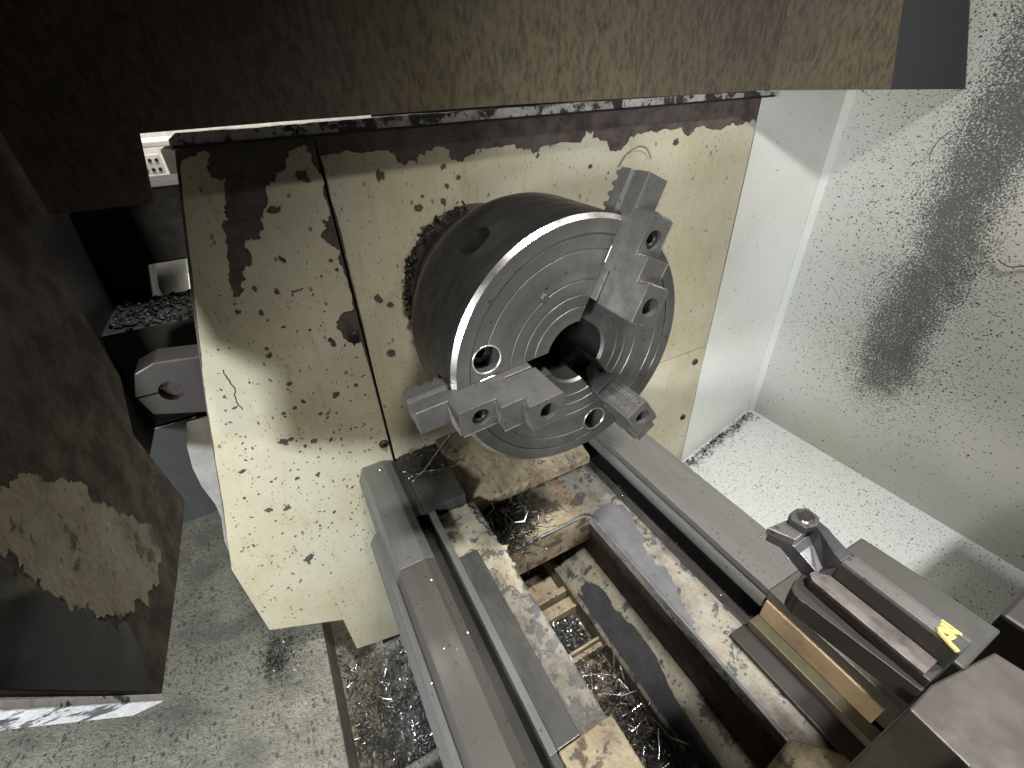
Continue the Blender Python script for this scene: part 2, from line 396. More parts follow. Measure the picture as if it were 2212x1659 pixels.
# ------------------------------------------------------------------ the enclosure (setting)
# back wall, tray floors, white side panel
bm = bmesh.new(); add_box(bm, 0.700, 0.715, -1.2, 0.30, -0.75, 0.9)
struct(from_bm('back_wall', bm, 'wallwhite'), 'white back wall sprayed with dark specks in a band', 'wall')
prism('weld_seam', [(0.690, 0.2235), (0.7005, 0.2235), (0.7005, 0.213)], XY, -0.5, 0.4, 'panelwhite', bpy.data.objects['back_wall'])
bm = bmesh.new()
zf = lambda x: -0.486+0.38*(x-0.70)
add_prism(bm, [(0.10, zf(0.10)), (0.712, zf(0.712)), (0.712, zf(0.712)-0.02), (0.10, zf(0.10)-0.02)], XZ, -1.2, 0.26)
struct(from_bm('tray_floor', bm, 'floorwhite'), 'pale sloping chip tray floor behind the bed', 'tray')
bm = bmesh.new(); add_box(bm, 0.4845, 0.7, YW-0.001, YW+0.012, -0.62, 0.42)
struct(from_bm('side_panel', bm, 'panelwhite'), 'clean white sheet panel between cream cover and back wall', 'panel')
# front (left) chip tray: upper sloping shelf and the lower pan
bm = bmesh.new(); add_prism(bm, [(-1.1, -0.52), (-0.49, -0.60), (-0.352, -0.632), (-0.352, -0.75), (-1.1, -0.75)], XZ, -0.7, 1.1)
struct(from_bm('tray_shelf', bm, 'traydirty', None, False, 0.002), 'gritty grey sloping tray shelf at the front', 'tray')
bm = bmesh.new(); add_box(bm, -0.352, -0.19, -0.7, 0.5, -0.78, -0.735)
struct(from_bm('tray_pan', bm, 'pan'), 'low chip pan between shelf and bed', 'tray')
box('ridge', -0.351, -0.2, 0.020, 0.034, -0.735, -0.712, 'traydirty', bpy.data.objects['tray_pan'], 0.003)

# ------------------------------------------------------------------ headstock cover
hc = empty('headstock_cover', (0.16, YW, -0.3), 'cream painted sheet metal headstock cover with peeling paint behind the chuck', 'machine cover')
hc_parts = []
def hpart(o): hc_parts.append(o); return o
hpart(box('metal_sheet', -0.1555, 0.4825, YW-0.0005, YW+0.010, -0.2425, 0.1795, 'bare', None, 0.0006))
PEEL = [(-.145,.1613),(-.1118,.1593),(-.0881,.16),(-.0801,.1499),(-.0734,.1432),(-.0583,.1437),(-.0557,.1525),(-.04,.155),(-.0324,.1587),(-.0197,.1542),(-.0124,.1431),(-.0052,.1403),(.0109,.1472),(.0165,.1519),(.0619,.1526),(.0728,.1458),(.0869,.14),(.0986,.1464),(.1563,.1459),(.165,.1582),(.1746,.1568),(.1768,.1493),(.1986,.144),(.203,.1333),(.2221,.131),(.2393,.1466),(.2532,.1479),(.2747,.1492),(.2893,.1496),(.3233,.1506),(.3419,.1379),(.3634,.1484),(.3898,.1426),(.4185,.1463),(.4366,.1445),(.4597,.1488),(.481,.1445)]
rp = random.Random(3)
poly = safe(lambda rp: [(-0.1552, -0.2423)] + jag([(-0.1552, -0.2), (-0.1535, 0.05), (-0.1545, 0.13), (-0.1550, 0.1605)], 0.0008, 4, False, rp) + jag(PEEL, 0.0020, 3, False, rp) + [(0.4823, -0.2423)])
hpart(prism('paint_layer', poly, XZ, YW-0.0014, YW-0.0004, 'cream', None))
# folded strip line just above the peeled edge
hpart(prism('fold_ridge', [(-0.1545, 0.1617), (0.4823, 0.1555), (0.4823, 0.1566), (-0.1545, 0.1628)], XZ, YW-0.0010, YW-0.0004, 'bare', None))
hpart(box('lower_sheet', 0.0, 0.4825, YW-0.0012, YW+0.008, -0.62, -0.2445, 'cream', None, 0.0005))
hpart(box('backing', -0.262, 0.70, YW+0.014, YW+0.020, -0.70, 0.1788, 'black', None, 0))  # black sheet added to keep hall light out of the panel seam
LEFT = [(-.2715,.1785),(-.309,.045),(-.341,-.075),(-.375,-.216),(-.404,-.33),(-.406,-.487),(-.306,-.547),(-.305,-.647),(-.23,-.669),(-.1577,-.68),(-.1577,.1795)]
hpart(prism('side_sheet', LEFT, XZ, YW-0.0005, YW+0.012, 'bare', None, 0.0006))
LP = [(-.2690,.1690),(-.2580,.1700),(-.2472,.1710),(-.2535,.1565),(-.2483,.1502),(-.2417,.1513),(-.2515,.127),(-.2515,.1159),(-.2591,.1056),(-.2602,.091),(-.2645,.0827),(-.2671,.0676),(-.2715,.059),(-.2734,.0412),(-.2681,.04),(-.2631,.0506),(-.2576,.0559),(-.2553,.0652),(-.2453,.0696),(-.2437,.0787),(-.2444,.0851),(-.2429,.0939),(-.2323,.0921),(-.2255,.1),(-.2246,.1117),(-.2127,.1273),(-.2071,.1405),(-.2006,.1438),(-.1986,.1504),(-.1877,.1546),(-.1825,.1673),(-.1655,.1715),(-.1645,.1574),(-.1605,.146),(-.1592,.134),(-.1595,.105),(-.1680,.096),(-.1723,.0896),(-.1713,.0814),(-.1664,.0757),(-.1626,.0717),(-.1635,.0598),(-.1608,.0452),(-.1600,.0),(-.1690,-.002),(-.178,-.006),(-.1841,-.0205),(-.180,-.033),(-.1706,-.0473),(-.1610,-.045)]
LPb = [(-.1592,-.09),(-.1592,-.679),(-.2295,-.668),(-.3045,-.6465),(-.3055,-.5465),(-.4045,-.4865)]
LPoly = safe(lambda r: jag(LP, 0.0020, 3, False, r)+LPb+jag([(-.4035,-.33),(-.3735,-.216),(-.3395,-.075),(-.3065,.045),(-.2715,.1680)],0.0007,5,False,r)[:-1])
hpart(prism('side_paint_layer', LPoly, XZ, YW-0.0014, YW-0.0004, 'cream', None))
# chips where paint has come off: brown flecks of their own shape
bm = bmesh.new(); rc = random.Random(11)
CH = [(-.1004,.1371,.0052),(-.0291,.1386,.0032),(-.0125,.1254,.0028),(-.0274,.118,.003),(-.0576,.1109,.002),(-.0334,.1014,.0042),(-.0644,.0994,.004),(.0936,.1372,.0025),(.3185,.1331,.005),(.1725,.1174,.003),(-.1283,-.0699,.005),(-.1295,.0051,.0048),(-.1174,-.0058,.004)]
for x, z, r in CH: add_prism(bm, jag(blob(x, z, r, 9, 1.0+0.25*rc.random(), rc.random()*3, rc), r*0.16, 2, True, rc), XZ, YW-0.0019, YW-0.0012)
for k in range(70):
    x = rc.uniform(-0.15, 0.47); z = rc.uniform(-0.22, 0.135)
    add_prism(bm, blob(x, z, rc.uniform(0.0006, 0.0014), 6, rc.uniform(0.7, 1.5), rc.random()*3, rc), XZ, YW-0.0018, YW-0.0012)
hpart(stuff(from_bm('paint_chips', bm, 'bare')))
bm = bmesh.new()
CL = [(-.1754,.1436,.0085,1.4,-.5),(-.2113,.1185,.007,1.7,.2),(-.1669,.1004,.0032,1,0),(-.1705,.0597,.0028,1.3,0),(-.1668,.0485,.003,1,0),(-.2173,.0705,.0042,1.8,-.9),(-.2518,.0456,.0042,.8,0),(-.2324,.0378,.0042,.8,.4),(-.2742,.0249,.0036,1,0),(-.2539,.019,.0042,1,0),(-.2617,-.0231,.003,1.2,-.5),(-.2608,-.0321,.0042,1,0),(-.1935,-.0342,.0068,1.9,-1),(-.2526,-.0738,.004,1.3,0),(-.2451,-.1024,.0042,1.5,-.7),(-.2562,-.1075,.004,1.3,.3),(-.2707,-.1111,.0034,1.4,-.3),(-.2316,-.1268,.0038,1,0),(-.2077,-.107,.006,1.3,.6),(-.1805,-.1012,.0035,1,0),(-.2495,-.1649,.005,1.2,0),(-.2829,-.1515,.007,1.5,-.5),(-.2298,-.1711,.004,1.5,1),(-.3311,-.2501,.006,1,0),(-.3113,-.2586,.006,1.2,0),(-.3114,-.3674,.011,1.6,.5),(-.274,-.151,.004,1.3,.2),(-.338,-.175,.005,1.6,.3),(-.285,-.215,.004,1.4,0),(-.26,-.22,.004,1.6,.5)]
for x, z, r, e, a in CL: add_prism(bm, jag(blob(x, z, r*0.72, 9, e**0.5, a, rc), r*0.14, 2, True, rc), XZ, YW-0.0019, YW-0.0012)
for k in range(330):
    x = rc.uniform(-0.39, -0.165); z = rc.triangular(-0.55, 0.10, -0.24)
    if x < -0.27-0.27*(0.18-z)+0.012: continue
    add_prism(bm, blob(x, z, rc.uniform(0.0005, 0.0017)*(1.5 if rc.random() < 0.15 else 1), 6, rc.uniform(0.9, 1.9), rc.random()*3, rc), XZ, YW-0.0018, YW-0.0012)
hpart(stuff(from_bm('side_paint_chips', bm, 'bare')))
for pts in ([(-.3095,-.035),(-.3085,-.05),(-.3105,-.075),(-.309,-.09)], [(-.2195,.030),(-.2185,.0355),(-.206,.036)]):
    bm = bmesh.new(); add_tube(bm, [(p[0], YW-0.0016, p[1]) for p in jag(pts, 0.0012, 3, False, rc)], 0.0006, 5)
    hpart(from_bm('scratch', bm, 'bare'))
def screw(x, z, r, parent_list):
    prof = [(0.0001, -0.0045), (r*0.35, -0.0045), (r*0.75, -0.0038), (r, -0.0020), (r*1.05, 0.0)]
    bm = lathe_bm(prof, 24)
    o = from_bm('screw', bm, 'crud', None, True); o.location = (x, YW-0.0014, z); parent_list.append(o)
    bm = bmesh.new(); add_cyl(bm, (0, -0.0052, 0), (0, 1, 0), r*0.42, 0.004, 6)
    k = from_bm('socket', bm, 'black', o)
    return o
for x, z in ((-.1672, -.034), (-.166, -.2075), (.458, -.272), (.457, -.413)): screw(x, z, 0.0065, hc_parts)

# ------------------------------------------------------------------ hood above, rail at its lower edge
hood = empty('hood', (0.1, 0.185, 0.19), 'dark oil stained sheet metal hood across the top', 'machine hood')
hp = []
HA = [(-0.95, 0.1405), (-0.297, 0.1435), (-0.2865, 0.1925), (-0.18, 0.1935), (0.04, 0.1935), (0.44, 0.1885), (0.44, 0.85), (-0.95, 0.85)]
hp.append(prism('front_sheet', HA, XZ, 0.186, 0.189, 'oil', None, 0.0005))
bm = bmesh.new()
A0, A1 = Vector((0.4405, 0.186, 0)), Vector((0.6985, 0.0665, 0)); nn = Vector((0.42, 0.907, 0))*0.003
def hb(p, d): q = A0.lerp(A1, p[0])+nn*d; return (q.x, q.y+0.40*p[0]*(p[1]-0.18), p[1])
add_prism(bm, [(0, 0.1885), (0.62, 0.182), (0.62, 0.85), (0, 0.85)], hb, 0, 1); hp.append(from_bm('angled_sheet', bm, 'oil'))
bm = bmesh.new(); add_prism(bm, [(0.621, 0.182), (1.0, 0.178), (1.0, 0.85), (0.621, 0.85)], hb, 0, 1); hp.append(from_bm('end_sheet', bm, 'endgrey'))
bm = bmesh.new(); add_box(bm, -0.9, 0.70, 0.19, 0.60, 0.849, 0.86); hp.append(from_bm('top_sheet', bm, 'oil'))
rail = empty('top_rail', (0.1, 0.21, 0.185), 'dirty scraped metal rail between hood and cream cover', 'rail')
bm = bmesh.new()
rt = jag([(-0.2650, 0.1902), (-0.15, 0.1902), (0.05, 0.1900), (0.25, 0.1888), (0.43, 0.1868)], 0.0006, 6, False, random.Random(9))
pts = [(-0.2725, 0.1785), (-0.2715, 0.1860)] + rt + [(0.482, 0.1850), (0.482, 0.1800), (-0.266, 0.1800), (-0.270, 0.1770)]
add_prism(bm, pts, XZ, 0.205, 0.2235); r1 = from_bm('rail_body', bm, 'rail')
bm = bmesh.new(); add_prism(bm, [(-0.270, 0.1789), (0.482, 0.1789), (0.482, 0.1812), (-0.270, 0.1812)], XZ, 0.2032, 0.2238); r2 = from_bm('seal_strip', bm, 'black')

# ------------------------------------------------------------------ front door sheet on the left
door = empty('door_sheet', (-0.37, 0.0, -0.11), 'dark brown oily door sheet with worn beige patch and bright lower lip at left', 'machine door')
dp = []
D = [(0.165, 0.40), (0.161, 0.148), (0.150, 0.017), (0.108, -0.017), (0.124, -0.1125), (0.024, -0.111), (-0.0715, -0.1055), (-0.130, 0.022), (-0.138, 0.10), (-0.13, 0.20), (-0.11, 0.40)]
bm = bmesh.new(); add_prism(bm, D, YZ, -0.3725, -0.370); dp.append(from_bm('sheet', bm, 'door', None, False, 0.0006))
rd = random.Random(5)
# worn paint patch, black glossy oil film
PB = safe(lambda rd: jag([(-.0538,.0680),(-.0136,.0365),(.0015,.0044),(.0229,-.0286),(.0422,-.0620),(.030,-.082),(-.004,-.079),(-.0251,-.0741),(-.0476,-.0504),(-.0636,-.0205),(-.0724,.0058),(-.0757,.0301),(-.0778,.0486),(-.0830,.0700)], 0.005, 5, True, rd))
bm = bmesh.new(); add_prism(bm, PB, YZ, -0.3702, -0.3694); dp.append(from_bm('worn_patch', bm, 'doorbeige'))
PG = safe(lambda rd: jag([(-.0500,-.0540),(-.0650,-.0225),(-.0740,.0045),(-.0775,.0295),(-.0800,.0486),(-.0850,.0700)],0.004,5,False,rd)+[(-.118,.068),(-.127,.020),(-.0775,-.0900),(-.060,-.0760)])
bm = bmesh.new(); add_prism(bm, PG, YZ, -0.3701, -0.3696); dp.append(from_bm('oil_film', bm, 'gloss'))
bm = bmesh.new()
lipo = [(-0.0700, -0.1085), (-0.1325, 0.0225), (-0.1360, 0.0205), (-0.0740, -0.1100)]
add_prism(bm, lipo, YZ, -0.388, -0.3695); dp.append(from_bm('lower_lip', bm, 'doorlip', None, False, 0.001))

blocker = tag(box('lamp_blocker', -0.515, -0.50, -0.66, -0.37, -0.75, 0.95, 'door', None, 0.002), 'unseen sheet added left of the view to block the side lamp', 'machine door')  # added out of view to keep the shop lamp off tool and near bed
# ------------------------------------------------------------------ chuck
chuck = empty('lathe_chuck', (0, 0.1, -0.125), 'round grey steel three jaw lathe chuck on the headstock', 'chuck')
cp = []
g = []
prof = [(0.0305, 0.115)]
def ringgroove(r, w=0.0008, d=0.0007): return [(r-w, 0.0), (r-w*0.5, d), (r+w*0.5, d), (r+w, 0.0)]
prof += [(0.0305, 0.003), (0.0325, 0.0)]
for r in (0.0465, 0.0575, 0.0705, 0.0965, 0.1090): prof += ringgroove(r)
prof += [(0.1212, 0.0)]
prof += [(0.1250, 0.0034), (0.1252, 0.010), (0.1252, 0.098), (0.1245, 0.106), (0.1225, 0.114), (0.1185, 0.122), (0.1135, 0.130), (0.1115, 0.135), (0.108, 0.137), (0.0305, 0.137)]
bm = lathe_bm(prof, 160, closed=True)
body = from_bm('body', bm, ['face', 'rim', 'body', 'black'])
cut = []
ANG = [185.0, 65.0, 305.0]
def frame(deg):
    a = math.radians(deg); u = Vector((math.cos(a), 0, math.sin(a))); n = Vector((-math.sin(a), 0, math.cos(a)))
    return u, n, Vector((0, -1, 0))
for d in ANG:
    u, n, ax = frame(d); bm = bmesh.new()
    add_prism(bm, [(0.0, -0.0118), (0.2, -0.0118), (0.2, 0.0118), (0.0, 0.0118)], lambda p, h: tuple(u*p[0]+n*p[1]+ax*h), -0.034, 0.02)
    bmesh.ops.recalc_face_normals(bm, faces=bm.faces)
    me = bpy.data.meshes.new('c'); bm.to_mesh(me); bm.free(); cut.append(link('c', me, None))
for d in (167, 287, 47):
    a = math.radians(d); bm = bmesh.new(); add_cyl(bm, (0.094*math.cos(a), -0.02, 0.094*math.sin(a)), (0, 1, 0), 0.0128, 0.055, 40)
    bmesh.ops.recalc_face_normals(bm, faces=bm.faces)
    me = bpy.data.meshes.new('c'); bm.to_mesh(me); bm.free(); cut.append(link('c', me, None))
for d in (124, 4, 244):
    a = math.radians(d); bm = bmesh.new(); add_cyl(bm, (0.07*math.cos(a), 0.056, 0.07*math.sin(a)), (math.cos(a), 0, math.sin(a)), 0.0155, 0.08, 40)
    bmesh.ops.recalc_face_normals(bm, faces=bm.faces)
    me = bpy.data.meshes.new('c'); bm.to_mesh(me); bm.free(); cut.append(link('c', me, None))
boolean(body, cut)
for p in body.data.polygons:
    c = p.center; r = math.hypot(c.x, c.z); nr = p.normal
    if nr.y < -0.9 and c.y < 0.002: p.material_index = 0
    elif 0.1205 < r < 0.1252 and c.y < 0.0045: p.material_index = 1
    elif r > 0.1245 and abs(nr.y) < 0.3: p.material_index = 2
    elif r > 0.107: p.material_index = 2
    elif nr.y > -0.2 and r < 0.0325: p.material_index = 3
    else: p.material_index = 0 if c.y < 0.03 else 2
    if c.y > 0.004 and r > 0.1: p.use_smooth = False
try:
    body.data.set_sharp_from_angle(angle=math.radians(25))
    for p in body.data.polygons: p.use_smooth = True
except Exception: pass
cp.append(body)
bm = lathe_bm([(0.03, 0.137), (0.1015, 0.137), (0.1015, 0.144), (0.0945, 0.146), (0.0930, 0.190), (0.0945, 0.193), (0.0950, 0.2235), (0.03, 0.2235)], 120, True)
ad = from_bm('adapter_plate', bm, 'body', None, True); ad.data.set_sharp_from_angle(angle=math.radians(25)); cp.append(ad)
# bore plug deep inside
bm = lathe_bm([(0.0001, 0.12), (0.0304, 0.12), (0.0304, 0.136), (0.0001, 0.136)], 48, True); cp.append(from_bm('bore_end', bm, 'black'))
for d in (167, 287, 47):
    a = math.radians(d); c = Vector((0.094*math.cos(a), 0, 0.094*math.sin(a)))
    bm = lathe_bm([(0.0052, 0.024), (0.0052, 0.0155), (0.0060, 0.0150), (0.0098, 0.0150), (0.0106, 0.0160), (0.0106, 0.034), (0.0052, 0.034)], 40, True)
    o = from_bm('mounting_screw', bm, 'darksteel', None, True); o.data.set_sharp_from_angle(angle=0.5); o.location = c; cp.append(o)
    bm = lathe_bm([(0.0122, 0.0005), (0.0128, -0.0004), (0.0138, -0.0004), (0.0140, 0.0003)], 48)
    o = from_bm('counterbore_edge', bm, 'edge', None, True); o.location = c; cp.append(o)
# key socket bottom, coloured black for the shade deep in the hole
for d in (124,):
    a = math.radians(d); ax = Vector((math.cos(a), 0, math.sin(a))); bm = bmesh.new()
    add_cyl(bm, Vector((0, 0.056, 0))+ax*0.069, ax, 0.0152, 0.012, 32)
    o = from_bm('key_socket', bm, 'black'); cp.append(o)
    bm = bmesh.new(); add_cyl(bm, Vector((0, 0.056, 0))+ax*0.0815, ax, 0.0085, 0.001, 4); from_bm('square_drive', bm, 'black', o)
# locating pin on the face
bm = bmesh.new(); add_cyl(bm, (-0.0345, 0.002, 0.0635), (0, -1, 0), 0.0032, 0.0035, 20); cp.append(from_bm('pin', bm, 'rim', None, False, 0.0006))
# crud of chips round the adapter rim
bm = bmesh.new(); rk = random.Random(21)
for k in range(120):
    a = math.radians(rk.uniform(95, 205)); r = 0.0945+rk.uniform(0, 0.005)+(0.003 if rk.random() < 0.25 else 0); y = rk.uniform(0.200, 0.2235)
    s = rk.uniform(0.0012, 0.0030)
    v = bmesh.ops.create_icosphere(bm, subdivisions=1, radius=s)['verts']
    for q in v: q.co += Vector((rk.uniform(-1, 1), rk.uniform(-1, 1), rk.uniform(-1, 1)))*s*0.35; q.co += Vector((r*math.cos(a), y, r*math.sin(a)))
o = stuff(from_bm('chip_crud', bm, 'crud')); cp.append(o)
# jaws
def make_jaw(deg):
    u, n, ax = frame(deg)
    def P(uu, t, h): return tuple(u*uu+n*t+ax*h)
    sec = [(-0.0110, 0.0085), (0.0110, 0.0085), (0.0113, 0.0070), (0.0113, -0.0055), (0.0086, -0.0065), (0.0086, -0.0125), (0.0113, -0.0135), (0.0113, -0.0265),
           (-0.0113, -0.0265), (-0.0113, -0.0135), (-0.0086, -0.0125), (-0.0086, -0.0065), (-0.0113, -0.0055), (-0.0113, 0.0070)]
    bm = bmesh.new()
    add_prism(bm, sec, lambda p, d: P(d, p[0], p[1]), 0.0525, 0.1610)
    jaw = from_bm('jaw', bm, 'jaw', None, False, 0.0007, 2)
    # scroll teeth on the back
    bm = bmesh.new()
    for k in range(9):
        uu = 0.083+k*0.0088
        add_prism(bm, [(uu, -0.0263), (uu+0.0058, -0.0263), (uu+0.0044, -0.0312), (uu+0.0014, -0.0312)], lambda p, d: P(p[0], d, p[1]), -0.0105, 0.0105)
    from_bm('scroll_teeth', bm, 'jaw', jaw)
    # top jaw
    prof = [(0.0515, 0.0120), (0.0515, 0.0572), (0.0835, 0.0572), (0.0808, 0.0440), (0.1020, 0.0446), (0.0988, 0.0312), (0.1325, 0.0312), (0.1330, 0.0092), (0.1045, 0.0082), (0.1045, 0.0016), (0.0800, 0.0016), (0.0800, 0.0112)]
    bm = bmesh.new(); add_prism(bm, prof, lambda p, d: P(p[0], d, p[1]), -0.0124, 0.0124)
    tj = from_bm('top_jaw', bm, 'jaw', jaw, False, 0.0006, 2)
    cuts = []
    for uu, h in ((0.0665, 0.0572), (0.1145, 0.0312)):
        bm = bmesh.new(); add_cyl(bm, P(uu, 0, h-0.018), ax, 0.0080, 0.05, 36)
        bmesh.ops.recalc_face_normals(bm, faces=bm.faces)
        me = bpy.data.meshes.new('c'); bm.to_mesh(me); bm.free(); cuts.append(link('c', me, None))
    boolean(tj, cuts)
    # worn bright arrises along the steps
    bm = bmesh.new()
    for (a, b) in (((0.0520, 0.0572), (0.0832, 0.0572)), ((0.0812, 0.0444), (0.1015, 0.0449)), ((0.0992, 0.0315), (0.1322, 0.0315)), ((0.0995, 0.0016), (0.0850, 0.0016))):
        for sgn in (-1, 1):
            bm = bmesh.new()
            add_tube(bm, [P(a[0], sgn*0.0122, a[1]-0.0003), P((a[0]+b[0])/2, sgn*0.0122, (a[1]+b[1])/2-0.0003), P(b[0], sgn*0.0122, b[1]-0.0003)], 0.00042, 5)
            from_bm('worn_edge', bm, 'edge', jaw)
    # serrations: gripping face and step risers
    bm = bmesh.new()
    for side in (-1, 1):
        for k in range(11):
            h = 0.0155+k*0.0037
            add_prism(bm, [(h, 0.0), (h+0.0022, 0.0), (h+0.0011, 0.0012)], lambda p, d: P(0.0515-p[1], side*d, p[0]), 0.0028, 0.0085)
    for (uu, h0, h1) in ((0.1332, 0.0100, 0.0300), (0.1004, 0.0325, 0.0440), (0.0824, 0.0455, 0.0560)):
        for k in range(8):
            t = -0.0112+k*0.0029
            add_prism(bm, [(t, 0.0), (t+0.0020, 0.0), (t+0.0010, 0.0017)], lambda p, d: P(uu-0.0004+p[1], p[0], d), h0, h1)
    from_bm('gripping_teeth', bm, 'rim', jaw)['kind'] = 'stuff'
    uu, h = 0.1145, 0.0312
    bm = lathe_bm([(0.0036, 0.010), (0.0036, 0.0042), (0.0044, 0.0035), (0.0066, 0.0035), (0.0072, 0.0045), (0.0072, 0.016), (0.0036, 0.016)], 32, True)
    bmesh.ops.translate(bm, verts=bm.verts, vec=Vector(P(uu, 0, h)))
    o = from_bm('jaw_screw', bm, 'darksteel', jaw, True); o.data.set_sharp_from_angle(angle=0.5)
    bm = bmesh.new(); add_cyl(bm, P(uu, 0, h-0.0105), ax, 0.0038, 0.001, 6); from_bm('hex_recess', bm, 'black', jaw)
    return jaw
for d in ANG: cp.append(make_jaw(d))

# ------------------------------------------------------------------ lathe bed
bed = empty('lathe_bed', (0, -0.1, -0.75), 'cast iron lathe bed with two oily grey ways and a chip pit between', 'lathe bed')
bp = []
def bpart(o): bp.append(o); return o
YE = -0.62
# front way (left)
bpart(prism('front_way', [(-0.2125, -0.75), (-0.2125, -0.258), (-0.2035, -0.2362), (-0.174, -0.2362), (-0.163, -0.2405), (-0.163, -0.265), (-0.163, -0.75)], XZ, 0.036, 0.2235, 'way', None, 0.0008))
bpart(prism('front_way', [(-0.2115, -0.75), (-0.2115, -0.262), (-0.2040, -0.2366), (-0.174, -0.2366), (-0.163, -0.2409), (-0.163, -0.75)], XZ, YE, 0.0355, 'waydark', None, 0.0008))
bpart(prism('way_flank', [(-0.2245, -0.75), (-0.2245, -0.268), (-0.2165, -0.2545), (-0.2100, -0.2545), (-0.2100, -0.75)], XZ, YE, 0.116, 'way', None, 0.0012))
bpart(box('groove', -0.1632, -0.150, YE, 0.2235, -0.30, -0.262, 'groove', None, 0))
bpart(prism('groove_bank', [(-0.1513, -0.262), (-0.1452, -0.2463), (-0.138, -0.2463), (-0.138, -0.30), (-0.1513, -0.30)], XZ, YE, 0.105, 'wayside', None, 0.0005))
bpart(prism('guide_bar', [(-0.1378, -0.2445), (-0.1145, -0.2445), (-0.1145, -0.262), (-0.1378, -0.262)], XZ, -0.186, 0.024, 'wayside', None, 0.001))
bpart(box('guide_strip', -0.1453, -0.1376, -0.186, 0.1062, -0.262, -0.2452, 'way', None, 0.0006))
bpart(box('inner_ledge', -0.1378, -0.083, -0.1865, 0.106, -0.32, -0.2575, 'castmix', None, 0.0025))
bpart(prism('ledge_lump', safe(lambda r: jag([(-0.1376, 0.105), (-0.095, 0.105), (-0.092, 0.07), (-0.085, 0.03), (-0.084, -0.02), (-0.094, -0.045), (-0.105, 0.0), (-0.113, 0.028), (-0.1376, 0.032)], 0.005, 5, True, r)), XY, -0.262, -0.2562, 'cast', None, 0.0006))
bpart(box('foot_plate', -0.1505, -0.093, 0.1065, 0.2235, -0.30, -0.2395, 'wayside', None, 0.001))
bpart(box('headstock_foot', -0.1635, -0.1505, 0.1065, 0.2235, -0.30, -0.2445, 'groove', None, 0.001))
# apron under the chuck
bpart(prism('apron', [(0.2235, -0.232), (0.185, -0.243), (0.108, -0.268), (0.1055, -0.272), (0.1055, -0.283), (0.112, -0.286), (0.2235, -0.286)], YZ, -0.0925, 0.112, 'castbeige', None, 0.0015))
bm = bmesh.new()
rim = [(-0.075, 0.0345, -0.2968)]+[(-0.03+0.075*k/6, 0.0345, -0.2968) for k in range(7)]+[(0.045+0.0148*math.sin(a*math.pi/12), 0.0197+0.0148*math.cos(a*math.pi/12), -0.2968) for a in range(1, 7)]+[(0.0598, 0.0197-0.06*k, -0.2968) for k in range(1, 11)]
add_tube(bm, rim, 0.0021, 8); bpart(from_bm('pit_rim', bm, 'mauve', None, True))
bpart(box('cross_web', -0.098, 0.0655, 0.034, 0.2235, -0.358, -0.298, 'castrust', None, 0.004, 3))
# rear way (right)
arc = [(0.1275+0.0, -0.2362), (0.1275, -0.2440), (0.1300, -0.2452), (0.1300, -0.2470)]
arc += [(0.1345-0.0115*math.sin(math.radians(a)), -0.2585+0.0115*math.cos(math.radians(a))) for a in range(20, 161, 20)]
arc += [(0.1310, -0.2705), (0.148, -0.2715), (0.148, -0.2975), (0.1915, -0.2975), (0.1915, -0.2362)]
bpart(prism('rear_way', arc, XZ, -0.180, 0.2235, 'way', None, 0.0005))
bpart(prism('rear_way', [(0.1275, -0.2364), (0.1275, -0.2505), (0.134, -0.2505), (0.134, -0.2975), (0.1913, -0.2975), (0.1913, -0.2364)], XZ, YE, -0.1805, 'waydark', None, 0.0008))
bpart(box('way_groove', 0.1455, 0.149, -0.18, 0.20, -0.2973, -0.272, 'black', None, 0))
bpart(prism('rear_ledge', [(0.0595, -0.2975), (0.1915, -0.2975), (0.1915, -0.75), (0.110, -0.75), (0.110, -0.318), (0.0595, -0.315)], XZ, YE, 0.2235, 'castwhite', None, 0.001))
bpart(prism('bare_patch', safe(lambda r: jag([(.0605,.030),(.100,.034),(.106,.0),(.101,-.03),(.084,-.055),(.092,-.085),(.078,-.115),(.070,-.15),(.0605,-.16)], 0.004, 4, True, r)), XY, -0.2976, -0.2969, 'mauve'))
bpart(box('groove_shade', 0.1262, 0.1476, -0.1795, 0.16, -0.2976, -0.2966, 'black', None, 0))  # flat black strip painting the shade and grime under the way's overhang
bpart(box('ledge_rib', 0.1135, 0.1258, -0.1795, 0.16, -0.2976, -0.2950, 'wayside', None, 0.0008))
bpart(prism('pit_wall', [(0.064, -0.3155), (0.064, -0.388), (0.110, -0.388), (0.110, -0.3155)], XZ, YE, 0.2, 'maroon', None, 0))
bpart(prism('pit_slope', [(0.0645, -0.3885), (0.022, -0.4215), (0.0185, -0.426), (0.0185, -0.46), (0.110, -0.46), (0.110, -0.3885)], XZ, YE, 0.2, 'castwhite', None, 0.0015))
def slopefn(p, d):
    k = p[0]; return (0.0645-0.0425*k-0.0006*d*0.61, p[1], -0.3885-0.0330*k+0.0008*d)
bm = bmesh.new(); add_prism(bm, safe(lambda r: jag([(0.42,-.005),(0.72,.006),(0.975,.004),(0.98,-.10),(0.98,-.25),(0.62,-.25),(0.52,-.17),(0.28,-.125),(0.25,-.085),(0.40,-.05),(0.30,-.03)], 0.006, 4, True, r)), slopefn, -0.2, 1.0)
bpart(from_bm('peeled_patch', bm, 'ironpatch'))
bpart(box('pit_floor', -0.16, 0.0185, -0.62, 0.22, -0.52, -0.462, 'castrust', None, 0))
for y0, y1, zt in ((0.024, 0.033, -0.438), (0.002, 0.017, -0.443), (-0.003, 0.001, -0.438), (-0.058, -0.0545, -0.438), (-0.0665, -0.060, -0.442)):
    bpart(box('cross_bar', -0.11, 0.0187, y0, y1, -0.47, zt, 'castbeige', None, 0.0012))
bpart(box('front_casting', -0.163, -0.1385, YE, 0.2, -0.75, -0.30, 'cast', None, 0))
